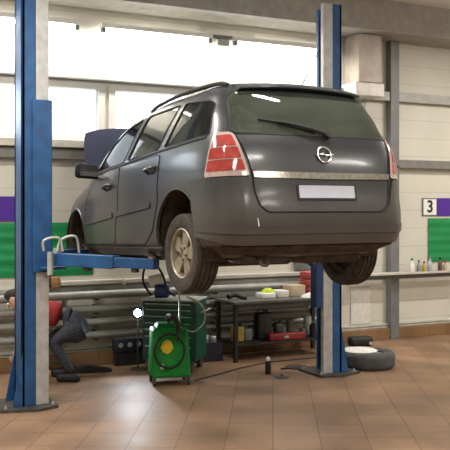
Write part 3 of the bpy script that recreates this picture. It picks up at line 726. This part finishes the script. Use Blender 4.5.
# wheels
def wheel(parent, x, y, z, side, spin=0.):
    R_, w = .325, .205
    o = bpy.data.objects.new('wheel', None)
    # build the tyre as the part, rim as its sub-part
    x0 = 0; prof = [(.205, -.085), (.225, -.098), (.27, -.103), (.305, -.098), (.318, -.084)]
    gr = [-.062, -.022, .022, .062]
    for g in gr: prof += [(R_-.002*(abs(g) > .05), g-.006), (R_-.011, g-.004), (R_-.011, g+.004), (R_-.002*(abs(g) > .05), g+.006)]
    prof += [(.318, .084), (.305, .098), (.27, .103), (.225, .098), (.205, .085)]
    bm = lathe([(r, h*side) for r, h in prof], 60, 'x', closed=True)
    ty = link('tyre', bm, RUBBER, parent, True, 30); ty.location = (x, y, z); ty.rotation_euler = (spin, 0, 0)
    s = side
    bm = lathe([(.207, -.080*s), (.207, .088*s), (.198, .094*s), (.188, .086*s), (.180, .045*s), (.178, -.05*s)], 48, 'x', closed=True)
    rm = link('rim', bm, RIM, ty, True, 35)
    link('rim_barrel', CY((-.02*s, 0, 0), (.018*s, 0, 0), .179, n=40), RIMDARK, ty, True, 35)
    bm = bmesh.new()
    for k in range(5):
        M = Matrix.Rotation(2*PI*k/5, 4, 'X')
        P = [(-.030, .04), (-.052, .115), (-.062, .187), (.062, .187), (.052, .115), (.030, .04)]
        b2 = prism(roundpoly(P, .015, 2), 'x', .035*s, .066*s, M, .0); b2.to_mesh(me2 := bpy.data.meshes.new('t')); b2.free(); bm.from_mesh(me2); bpy.data.meshes.remove(me2)
    link('spokes', bm, RIM, ty)
    h = link('hub', lathe([(.075, .030*s), (.070, .070*s), (.035, .076*s), (.033, .066*s), (.01, .068*s)], 28, 'x'), RIM, ty, True, 35)
    for k in range(5):
        a = 2*PI*(k+.5)/5; link('wheel_nut', CY((.066*s, .052*math.cos(a), .052*math.sin(a)), (.080*s, .052*math.cos(a), .052*math.sin(a)), .010, n=6), DSTEEL, ty)
    return ty
wheel(CAR, -.768, 0, .325, -1, .25)
wheel(CAR, .80, 0, .325, 1, .4)

# ------------------------------------------------------------------ green machine
t = thing('service_cart', 'bright green wheeled oil cart with black hose and yellow sticker', 'cart', (3.66, 8.66, 0), math.radians(-14))
def taper(x0, x1, y0, y1, z0, z1, k, bev):
    bm = bmesh.new(); vs = box(bm, x0, x1, y0, y1, z0, z1)
    for v in vs:
        if v.co.z > (z0+z1)/2: v.co.x = (x0+x1)/2+(v.co.x-(x0+x1)/2)*k; v.co.y = y1+(v.co.y-y1)*.80
    bmesh.ops.bevel(bm, geom=list(bm.edges), offset=bev, segments=4, affect='EDGES', profile=.5); return bm
link('cart_body', taper(-.22, .22, -.18, .20, .085, .62, .90, .035), GREEN, t, True, 50)
link('cart_top', taper(-.15, .19, -.06, .18, .6205, .665, .85, .015), mat('machine_green_dark', (.004, .13, .02), .65, spec=.2), t, True, 50)
def coil(r, y, n=2):
    return [(.0+r*math.cos(a)-.03, y-.012*a/6.28, .39+r*1.12*math.sin(a)) for a in [i*PI/8 for i in range(16*n)]]
link('hose_coil', TB(coil(.165, -.195, 2), .013, 8, k=3), BLACK, t, True, 60)
link('sticker', prism([(-.085, 0), (-.05, .075), (.0, .105), (.055, .08), (.085, 0), (.05, -.06), (0, -.085), (-.05, -.06)], 'y', -.178, -.176, Matrix.Translation((0, 0, .42)) @ Matrix.Rotation(math.radians(-10.5), 4, 'X') if False else Matrix.Translation((-.05, .022, .42)) @ Matrix.Diagonal((.85, 1, .85, 1))), YELL, t)
link('handle', TB([(.0, .14, .64), (.0, .12, .74), (.02, -.06, .76), (.05, -.17, .66), (.06, -.20, .50)], .014, 8), RUBBER, t, True, 60)
link('hose_gun', TB([(-.02, -.04, .70), (.02, -.1, .75), (.06, -.17, .72), (.09, -.20, .60)], lambda q: .028-.012*q, 10), RUBBER, t, True, 60)
link('drain_valve', BX(-.13, -.09, -.21, -.183, .19, .25, .006), STEEL, t, True, 50)
link('delivery_hose', TB([(.05, -.05, .66), (.17, -.05, .60), (.30, .05, .56), (.42, .1, .66), (.40, .12, .84), (.22, .12, .95)], .010, 8), BEIGE, t, True, 60)
link('suction_rod', TB([(.13, .10, .64), (.13, .10, .82), (.13, .10, 1.02)], .010, 8, k=0), STEEL, t, True, 60)
for x in (-.19, .19):
    for y in (-.15, .15):
        c = link('caster', CY((x-.014, y, .037), (x+.014, y, .037), .037, n=20), RUBBER, t, True, 40)
        link('caster_fork', BX(x-.024, x+.024, y-.02, y+.02, .075, .10, .005), DSTEEL, c)

# ------------------------------------------------------------------ tool chest
t = CHEST = thing('tool_chest', 'dark teal roller tool chest with many thin drawers behind green cart', 'tool chest', (4.05, 9.42, 0), math.radians(-42))
CHEST.scale = (1.07, 1.07, 1)
link('chest_body', BX(-.31, .31, -.22, .22, .13, .84, .012), TEALD, t)
link('chest_top', BX(-.325, .325, -.235, .235, .8405, .865, .008), mat('chest_top_grey', (.40, .42, .40), .5), t)
link('side_panel', BX(.3105, .322, -.2, .2, .15, .82, .004), TEAL, t)
z = .17
for i, hh in enumerate([.15, .12, .08, .08, .08, .08, .07]):
    d = link('drawer', BX(-.295, .295, -.234, -.2205, z, z+hh-.008, .004), TEALD, t)
    link('drawer_handle', BX(-.27, .27, -.246, -.2345, z+hh-.026, z+hh-.014, .003), STEEL, d)
    z += hh
for x in (-.25, .25):
    for y in (-.17, .17):
        c = link('caster', CY((x-.022, y, .06), (x+.022, y, .06), .06, n=22), RIMDARK, t, True, 40)
        link('caster_fork', BX(x-.035, x+.035, y-.03, y+.03, .122, .1295, .002), STEEL, c)
link('push_handle', TB([(.33, -.16, .70), (.38, -.16, .72), (.38, .16, .72), (.33, .16, .70)], .01, 8, k=0), STEEL, t, True)
# items on the chest
t = thing('handheld_unit', 'blue and white handheld unit with looped black cable on tool chest', 'tool', (3.93, 9.50, .8655), math.radians(-30))
link('unit_body', BX(-.10, .08, -.06, .06, 0, .16, .025), mat('unit_blue', (.02, .03, .16), .25), t, True, 50)
link('unit_top', BX(-.13, .05, -.05, .05, .161, .29, .03, Matrix.Rotation(math.radians(-12), 4, 'Y')), WHITE, t, True, 50)
link('cable', TB([(-.14, 0, .02), (-.24, 0, .18), (-.22, 0, .36), (-.10, 0, .40), (0, -.03, .28), (.06, -.06, .10), (.16, -.06, .02)], .014, 8), BLACK, t, True, 60)
t = thing('work_lamp', 'glaring white work lamp shining beside the tool chest', 'lamp', (3.60, 9.50, .69), math.radians(-25))
link('lamp_body', BX(-.06, .06, .0, .05, -.06, .06, .015), BLACK, t, True, 50)
link('lamp_face', CY((0, -.006, 0), (0, -.001, 0), .045, n=24), LED, t)
link('lamp_stand', TB([(0, .03, -.06), (0, .03, -.4), (0, .03, -.67)], .010, 8, k=0), DSTEEL, t, True)
link('stand_foot', CY((0, .03, -.69), (0, .03, -.67), .09, n=24), DSTEEL, t, True, 40)

# ------------------------------------------------------------------ workbench
t = thing('workbench', 'dark steel workbench with grey top standing behind the right lift post', 'workbench', (4.84, 9.36, 0))
link('bench_top', BX(0, 1.58, 0, .56, .735, .77, .004), mat('bench_top', (.11, .11, .105), .5, .3), t)
for x in (.02, 1.49):
    for y in (.02, .51): link('leg', BX(x, x+.05, y, y+.05, 0, .7345, .004), DARK, t)
link('lower_shelf', BX((.075), 1.485, .03, .53, .20, .225, .003), DARK, t)
link('apron', BX(.075, 1.485, .024, .04, .66, .733), DSTEEL, t)
G_ = 'things on the workbench'
def put(name, label, cat, bm, m, grp=G_, **k):
    return tag(link(name, bm, m, None, True, 45), label, cat, grp)
put('plastic_tub', 'low white plastic tub on the workbench, nearest its left end', 'tub', BX(5.36, 5.56, 9.55, 9.75, .771, .84, .01), WHITE)
put('plastic_tub', 'white plastic tub on the bench, right of the first tub', 'tub', BX(5.60, 5.76, 9.55, 9.75, .771, .865, .01), PAPER)
put('cardboard_box', 'beige cardboard box on the workbench left of the red cases', 'box', BX(5.84, 6.06, 9.62, 9.85, .771, .92, .004), KRAFT)
put('rag', 'lime green rag lying on the white tub', 'rag', lathe([(.10, 0), (.075, .03), (.04, .055), (.01, .06)], 14, loc=(5.50, 9.66, .841)), LIME)
put('paper_towel', 'crumpled white paper towel at the front of the workbench', 'towel', lathe([(.15, 0), (.12, .03), (.06, .05), (.01, .065)], 9, loc=(6.05, 9.46, .771)), PAPER)
put('black_tool', 'black cordless tool lying on left end of the workbench', 'tool', TB([(4.90, 9.64, .81), (5.0, 9.66, .83), (5.08, 9.62, .80), (5.14, 9.58, .79)], lambda q: .035-.012*q, 10), BLACK)
zz = .771
for i, lab in enumerate(('red tool case, bottom one of the stack on the bench', 'red tool case, middle one of the stack on the bench', 'red tool case, topmost of the stack on the bench')):
    c = thing('tool_case', lab, 'case', (6.24, 9.74, zz), 0, 'red cases on the workbench')
    link('case_body', BX(-.13, .13, -.12, .12, 0, .085, .015), REDB, c, True, 50)
    link('case_lid', BX(-.125, .125, -.115, .115, .0855, .105, .008), mat('case_pink', (.45, .12, .11), .5), c, True, 50)
    link('case_handle', TB([(-.05, -.121, .05), (-.04, -.15, .05), (.04, -.15, .05), (.05, -.121, .05)], .008, 8), BLACK, c, True)
    zz += .106
put('grey_box', 'grey electrical box on the back wall above the red cases', 'box', BX(6.20, 6.48, WY-.06, WY-.001, 1.08, 1.30, .008), GREYP, 'wall boxes')
# lower shelf contents
G2 = 'things under the workbench'
def can(x, y, z, w, d, h, m, label, capm=BLACK):
    c = thing('jerry_can', label, 'canister', (x, y, z), 0, G2)
    link('can_body', BX(-w/2, w/2, -d/2, d/2, 0, h, .02), m, c, True, 50)
    link('can_cap', CY((w*.25, 0, h+.0005), (w*.25, 0, h+.03), .022), capm, c, True, 40)
    link('can_handle', TB([(-w*.35, 0, h-.004), (-w*.3, 0, h+.035), (0, 0, h+.035), (w*.05, 0, h-.004)], .010, 8), m, c, True, 60)
can(5.02, 9.62, .226, .15, .12, .20, OIL, 'yellow-brown oil canister under the left of the bench')
can(5.18, 9.66, .226, .12, .12, .16, mat('can_grey', (.22, .23, .24), .4), 'grey canister under the bench beside the yellow-brown one')
can(5.42, 9.66, .226, .20, .16, .36, mat('can_black', (.025, .025, .025), .4), 'tall black canister under the middle of the bench')
can(5.68, 9.70, .226, .12, .12, .20, mat('can_dark_grey', (.08, .08, .08), .4), 'dark grey canister under the bench, right of the tall black one')
t = thing('tool_case', 'long dark red case at the front of the lower bench shelf', 'case', (5.64, 9.46, .226), 0, G2)
link('case_body', BX(-.24, .30, -.04, .09, 0, .09, .012), mat('dark_red_case', (.20, .012, .015), .45), t, True, 50)
link('latch', BX(-.03, .04, -.046, -.0405, .03, .06, .002), STEEL, t)
for i, (x, y, r, h, m, lab) in enumerate([(6.0, 9.60, .05, .12, GREYP, 'grey tin under the bench beside the red case'), (6.12, 9.53, .045, .17, BLACK, 'black tin under the right end of the bench'),
        (6.24, 9.52, .05, .13, KRAFT, 'tan tin under the right end of the bench'), (5.90, 9.76, .05, .22, mat('tin_olive', (.14, .15, .09), .5), 'olive tin at the back under the bench'), (6.18, 9.76, .055, .25, STEEL, 'steel tin at the back under right end of bench')]):
    c = thing('paint_tin', lab, 'tin', (x, y, .226), 0, G2)
    link('tin_body', lathe([(r, 0), (r, h), (r*.93, h), (r*.93, h-.006), (.002, h-.006)], 20), m, c, True, 40)
    link('tin_handle', TB([(-r-.002, 0, h-.02), (-r*.7, 0, h+.02), (0, 0, h+.04), (r*.7, 0, h+.02), (r+.002, 0, h-.02)], .004, 6), STEEL, c, True)
t = thing('storage_crate', 'black crate filled with pale jars standing left of the workbench', 'crate', (4.60, 9.75, 0), 0)
bm = bmesh.new(); box(bm, -.20, .20, -.15, -.135, .02, .24); box(bm, -.20, .20, .135, .15, .02, .24); box(bm, -.20, -.185, -.135, .135, .02, .24); box(bm, .185, .20, -.135, .135, .02, .24); box(bm, -.2, .2, -.15, .15, 0, .02)
link('crate_body', bm, mat('crate_blue_black', (.012, .016, .03), .5), t)
for i, (x, y) in enumerate([(-.11, -.06), (.0, -.06), (.11, -.06), (-.05, .06), (.07, .06)]):
    c = thing('jar', 'small pale jar standing in the black crate', 'jar', (4.60+x, 9.75+y, .021), 0, 'jars in the black crate')
    link('jar_body', lathe([(.038, 0), (.04, .01), (.04, .24), (.03, .26)], 16), mat('jar_grey', (.20, .20, .21), .3), c, True, 40)
    link('jar_lid', lathe([(.034, .26), (.034, .285)], 16), WHITE, c, True, 40)
t = thing('charger_box', 'dark box with pale round knobs on plinth left of the work lamp', 'box', (3.62, 9.88, 0))
link('box_body', BX(-.20, .24, -.055, .055, .17, .34, .012), mat('charger_navy', (.012, .014, .03), .4), t, True, 50)
link('box_stand', BX(-.18, .22, -.04, .045, .0, .1695, .004), BLACK, t)
for x in (-.12, .0, .12): link('knob', CY((x, -.062, .26), (x, -.0555, .26), .03, n=18), mat('knob_pale', (.30, .32, .38), .4), t, True, 40)

# ------------------------------------------------------------------ floor things
t = thing('spray_can', 'black spray can with white cap standing on the tiled floor', 'can', (4.90, 8.60, 0))
link('can_body', lathe([(.032, 0), (.034, .004), (.034, .14), (.024, .155)], 22), BLACK, t, True, 40)
link('cap', lathe([(.025, .1555), (.025, .185), (.012, .20)], 20), WHITE, t, True, 50)
t = thing('rubber_disc', 'black flat disc with short handle on the floor beside right base plate', 'disc', (5.40, 8.78, 0), math.radians(10))
link('disc_plate', lathe([(.13, 0), (.135, .012), (.11, .022), (.02, .024)], 32), RUBBER, t, True, 40)
link('disc_handle', BX(-.24, -.1355, -.02, .02, .004, .02, .004), BLACK, t)
t = thing('drain_cover', 'small dark cap lying on the floor in front of spray can', 'cap', (4.93, 8.34, 0))
link('cover_plate', lathe([(.085, 0), (.085, .008), (.05, .012)], 28), DSTEEL, t, True, 40)
link('cover_knob', CY((0, .0, .0125), (0, 0, .04), .012), DSTEEL, t, True, 40)
tag(link('floor_cable', TB([(3.95, 8.62, .008), (4.30, 8.78, .008), (4.75, 9.02, .008), (5.3, 9.20, .008), (6.0, 9.2, .008), (6.5, 9.1, .008)], .007, 8), BLACK, None, True),
    'thin black cable trailing over tiles in front of the workbench', 'cable')
t = thing('loose_tyre', 'grey tyre lying flat on floor right of right lift post', 'tyre', (6.22, 8.43, 0))
prof = [(.19, .02), (.22, .0), (.30, .005), (.325, .03), (.33, .06), (.33, .14), (.325, .17), (.30, .195), (.22, .20), (.19, .18)]
link('tyre_ring', lathe(prof, 56, closed=True), mat('old_rubber', (.055, .058, .06), .75, 0, .25, 12), t, True, 40)
link('wheel_rim', lathe([(.19, .03), (.185, .165), (.16, .12), (.05, .11), (.01, .11)], 40), STEEL, t, True, 40)
tag(link('dust_sheet', lathe([(.22, .0), (.20, .012), (.12, .02), (.04, .035), (.01, .035)], 11, loc=(6.14, 8.49, .201)), PAPER, None, True, 50), 'crumpled pale cloth lying on top of flat grey tyre', 'cloth')
t = thing('tool_bag', 'black soft tool bag on floor against the skirting tiles', 'bag', (7.08, 9.78, 0), math.radians(-12))
link('bag_body', BX(-.17, .17, -.09, .09, 0, .13, .035), mat('bag_black', (.012, .010, .010), .6), t, True, 60)
link('bag_buckle', BX(.10, .15, -.094, -.0905, .02, .06, .002), STEEL, t)
t = thing('floor_jack', 'low black floor jack lying left of the green cart', 'jack', (3.08, 9.62, 0), math.radians(-6))
link('jack_frame', prism([(-.22, .01), (-.22, .07), (-.05, .09), (.22, .035), (.22, .01)], 'y', -.06, .06, None, .006), DARK, t)
link('jack_lever', TB([(-.18, 0, .08), (-.38, 0, .12), (-.5, -.02, .16)], .010, 8), DSTEEL, t, True)

# ------------------------------------------------------------------ the worker
# stooping to the left: seat towards the car, head and hands low towards the left post
FX = V((.893, -.45, 0))              # to the right as the person sees from the bay
FWD = -FX; SIDE = V((.45, .893, 0))
PX = V((2.84, 9.28, 0))
def PP(a, s, z): return PX+FWD*a+SIDE*s+V((0, 0, z))
def skinmesh(name, chains, m, parent, sub=2):
    vs = []; es = []; rad = []; idx = {}
    for ch in chains:
        prev = None
        for p, r in ch:
            key = tuple(round(c, 4) for c in p)
            if key not in idx: idx[key] = len(vs); vs.append(p); rad.append(r if isinstance(r, tuple) else (r, r))
            i = idx[key]
            if prev is not None and prev != i: es.append((prev, i))
            prev = i
    me = bpy.data.meshes.new(name); me.from_pydata([tuple(v) for v in vs], es, []); o = bpy.data.objects.new(name, me); C.objects.link(o)
    md = o.modifiers.new('k', 'SKIN'); md.use_smooth_shade = True
    if not me.skin_vertices:
        bpy.context.view_layer.objects.active = o
        me.skin_vertices.new() if hasattr(me.skin_vertices, 'new') else None
    for i, r in enumerate(rad): me.skin_vertices[0].data[i].radius = r
    me.skin_vertices[0].data[0].use_root = True
    md2 = o.modifiers.new('s', 'SUBSURF'); md2.levels = sub; md2.render_levels = sub
    bake(o); o.data.materials.clear(); o.data.materials.append(m)
    o.data.polygons.foreach_set('use_smooth', [True]*len(o.data.polygons))
    o.parent = parent; o.matrix_parent_inverse = Matrix.Translation(-parent.location)
    return o
PER = thing('person', 'person in dark jeans and red top stooping beside the left post', 'person', PX)
hip = PP(.01, 0, .65)
def leg(s, kf, ff): return [(hip, (.125, .125)), (PP(.03, s*.10, .60), .115), (PP(kf*.5, s*.13, .52), .095), (PP(kf, s*.15, .46), .072), (PP((kf+ff)/2, s*.15, .27), .058), (PP(ff, s*.14, .10), .045)]
trousers_ch = [leg(-1, .30, .08), leg(1, .40, .20), [(hip, .125), (PP(.12, 0, .70), (.12, .14)), (PP(.22, 0, .71), (.118, .145))]]
TR = skinmesh('trousers', trousers_ch, JEANS, PER)
chest = PP(.46, 0, .80); neck = PP(.60, 0, .85)
arms = []
for s in (-1, 1):
    arms.append([(chest, (.12, .16)), (PP(.46+.04, s*.15, 0.800), .07), (PP(.50+.04, s*.24, 0.740), .056), (PP(.56+.04, s*.27, 0.540), .045), (PP(.66+.04, s*.22, 0.360), .034)])
skinmesh('sweater', [[(PP(.23, 0, .725), (.135, .165)), (PP(.34, 0, .755), (.13, .16)), (chest, (.12, .16)), (neck, .065)]]+arms, SHIRT, PER)
hd = []
head = [(neck-FWD*.02, .05), (PP(.63+.04, 0, 0.870), .058), (PP(.68+.04, 0, 0.895), (.082, .075)), (PP(.74+.04, 0, 0.915), (.092, .082)), (PP(.79+.04, 0, 0.925), (.068, .06))]
face = [(PP(.68+.04, 0, 0.895), (.082, .075)), (PP(.715+.04, 0, 0.840), (.055, .06)), (PP(.72+.04, 0, 0.795), (.028, .03))]
BO = skinmesh('head', [head, face], SKIN, PER)
skinmesh('hair', [[(PP(.655+.04, 0, 0.945), (.06, .07)), (PP(.73+.04, 0, 0.975), (.075, .082)), (PP(.80+.04, 0, 0.960), (.065, .07)), (PP(.835+.04, 0, 0.915), (.04, .05))]], HAIR, PER)
def pball(p, r, m, nm):
    bm = bmesh.new(); bmesh.ops.create_uvsphere(bm, u_segments=14, v_segments=10, radius=1); bmesh.ops.transform(bm, matrix=Matrix.Translation(p) @ Matrix.Diagonal((*r, 1)), verts=bm.verts)
    o = link(nm, bm, m, PER, True); o.matrix_parent_inverse = Matrix.Translation(-PER.location); return o
for s in (-1, 1):
    pball(PP(.80+.04, s*.032, 0.865), (.013, .013, .013), WHITE, 'eye'); pball(PP(.69+.04, s*.084, 0.880), (.02, .012, .03), SKIN, 'ear')
pball(PP(.80+.04, 0, 0.835), (.017, .017, .024), SKIN, 'nose')
for s in (-1, 1):
    w = PP(.66+.04, s*.22, 0.360); pa = PP(.69+.04, s*.21, 0.290)
    fl = [[(w-FWD*.01+V((0, 0, .02)), .026), (w, .027), (pa, (.036, .018))]]
    skinmesh('hand', fl, SKIN, PER)
    for k in range(4):
        b = PP(.675+.018*k+.04, s*.21, 0.275); L = (.062, .074, .07, .055)[k]
        skinmesh('finger', [[(b+V((0, 0, .02)), .010), (b-V((0, 0, L*.4))+SIDE*(-s)*.004, .009), (b-V((0, 0, L*.8))+SIDE*(-s)*.02, .008), (b-V((0, 0, L))+SIDE*(-s)*.036, .007)]], SKIN, PER, 1)
    b = PP(.665+.04, s*.21-s*.02, 0.315)
    skinmesh('thumb', [[(b, .012), (b+FWD*(.01)-SIDE*s*.03-V((0, 0, .025)), .011), (b+FWD*.015-SIDE*s*.04-V((0, 0, .055)), .009)]], SKIN, PER, 1)
    f = PP((.08 if s < 0 else .20), s*.14, 0)
    bm = bmesh.new(); box(bm, -.085, .185, -.048, .048, .0, .095, .035)
    sh = link('shoe', bm, BLACK, PER, True, 60); sh.matrix_parent_inverse = Matrix.Translation(-PER.location); sh.location = f; sh.rotation_euler = (0, 0, math.atan2(FWD.y, FWD.x))

# ------------------------------------------------------------------ light
def area(name, loc, rot, sx, sy, e, col=(1, 1, 1)):
    l = bpy.data.lights.new(name, 'AREA'); l.shape = 'RECTANGLE'; l.size = sx; l.size_y = sy; l.energy = e; l.color = col
    o = bpy.data.objects.new(name, l); C.objects.link(o); o.location = loc; o.rotation_euler = rot; return o
area('ceiling_light', (3.62, 5.35, 4.50), (0, 0, math.radians(-14)), 1.4, .06, 50, (1, .95, .86))
_t = tubelamp(2.9, 4.4, 5.53, 4.55, 'lit ceiling tube lamp directly above the rear of the car', 'ceiling tube lamps'); _t.rotation_euler = (0, 0, math.radians(-14))
k = 0
for x, y in ((-.9, 2.0), (3.0, 2.0), (6.9, 2.0), (-.9, 5.4), (9.2, 5.4), (1.0, -1.6), (5.0, -1.6), (-.4, 7.6), (8.6, 7.4)):  # last two lamps are added out of view to brighten the back wall
    p = tubelamp(x, x+1.5, y, 4.55, ['lit ceiling tube lamp over the camera side, far left', 'lit ceiling tube lamp over camera side, middle', 'lit ceiling tube lamp over camera side, right', 'lit ceiling tube lamp in the middle of hall, left', 'lit ceiling tube lamp in the middle of hall, right', 'lit ceiling tube lamp at the rear of hall, left', 'lit ceiling tube lamp at the rear of hall, right', 'added unseen ceiling tube lamp brightening the wall by the left post', 'added unseen ceiling tube lamp brightening the wall by the right post'][k], 'ceiling tube lamps')
    k += 1
    area('ceiling_light', (x+.75, y, 4.50), (0, 0, 0), 1.4, .12, 78 if k < 8 else 110, (1, .95, .86))
for x0 in (1.5, 3.28, 5.12):
    area('wall_lamp_light', (x0+.75, WY-.30, 4.10), (math.radians(32), 0, 0), 1.4, .08, 34, (1, .96, .88))
for a, b in WINS:
    area('window_light', ((a+b)/2, WY-.02, 3.16), (math.radians(-90), 0, 0), b-a-.1, .6, 11, (.80, .90, 1))
sp = bpy.data.lights.new('work_spot', 'SPOT'); sp.energy = 32; sp.spot_size = math.radians(115); sp.spot_blend = .5; sp.shadow_soft_size = .05; sp.color = (.85, .92, 1)
o = bpy.data.objects.new('work_spot', sp); C.objects.link(o); o.location = (3.53, 9.44, .69)
o.rotation_euler = (V((2.9, 7.4, 0))-o.location).to_track_quat('-Z', 'Y').to_euler()
w = bpy.data.worlds.new('World'); S.world = w; w.use_nodes = True
bg = w.node_tree.nodes['Background']; bg.inputs[0].default_value = (.95, .98, 1, 1); bg.inputs[1].default_value = 2.2

# ------------------------------------------------------------------ camera
cam = bpy.data.cameras.new('Camera'); co = bpy.data.objects.new('Camera', cam); C.objects.link(co)
cam.lens = 836/450*36; cam.sensor_width = 36; cam.sensor_fit = 'HORIZONTAL'
co.location = (0, 0, 1.96); co.rotation_euler = (PI/2, 0, -math.radians(26.72))
cam.shift_y = -17/450; cam.clip_start = .05
S.camera = co
S.view_settings.view_transform = 'Standard'; S.view_settings.look = 'None'; S.view_settings.gamma = 1
S.view_settings.use_curve_mapping = False; S.view_settings.exposure = .55
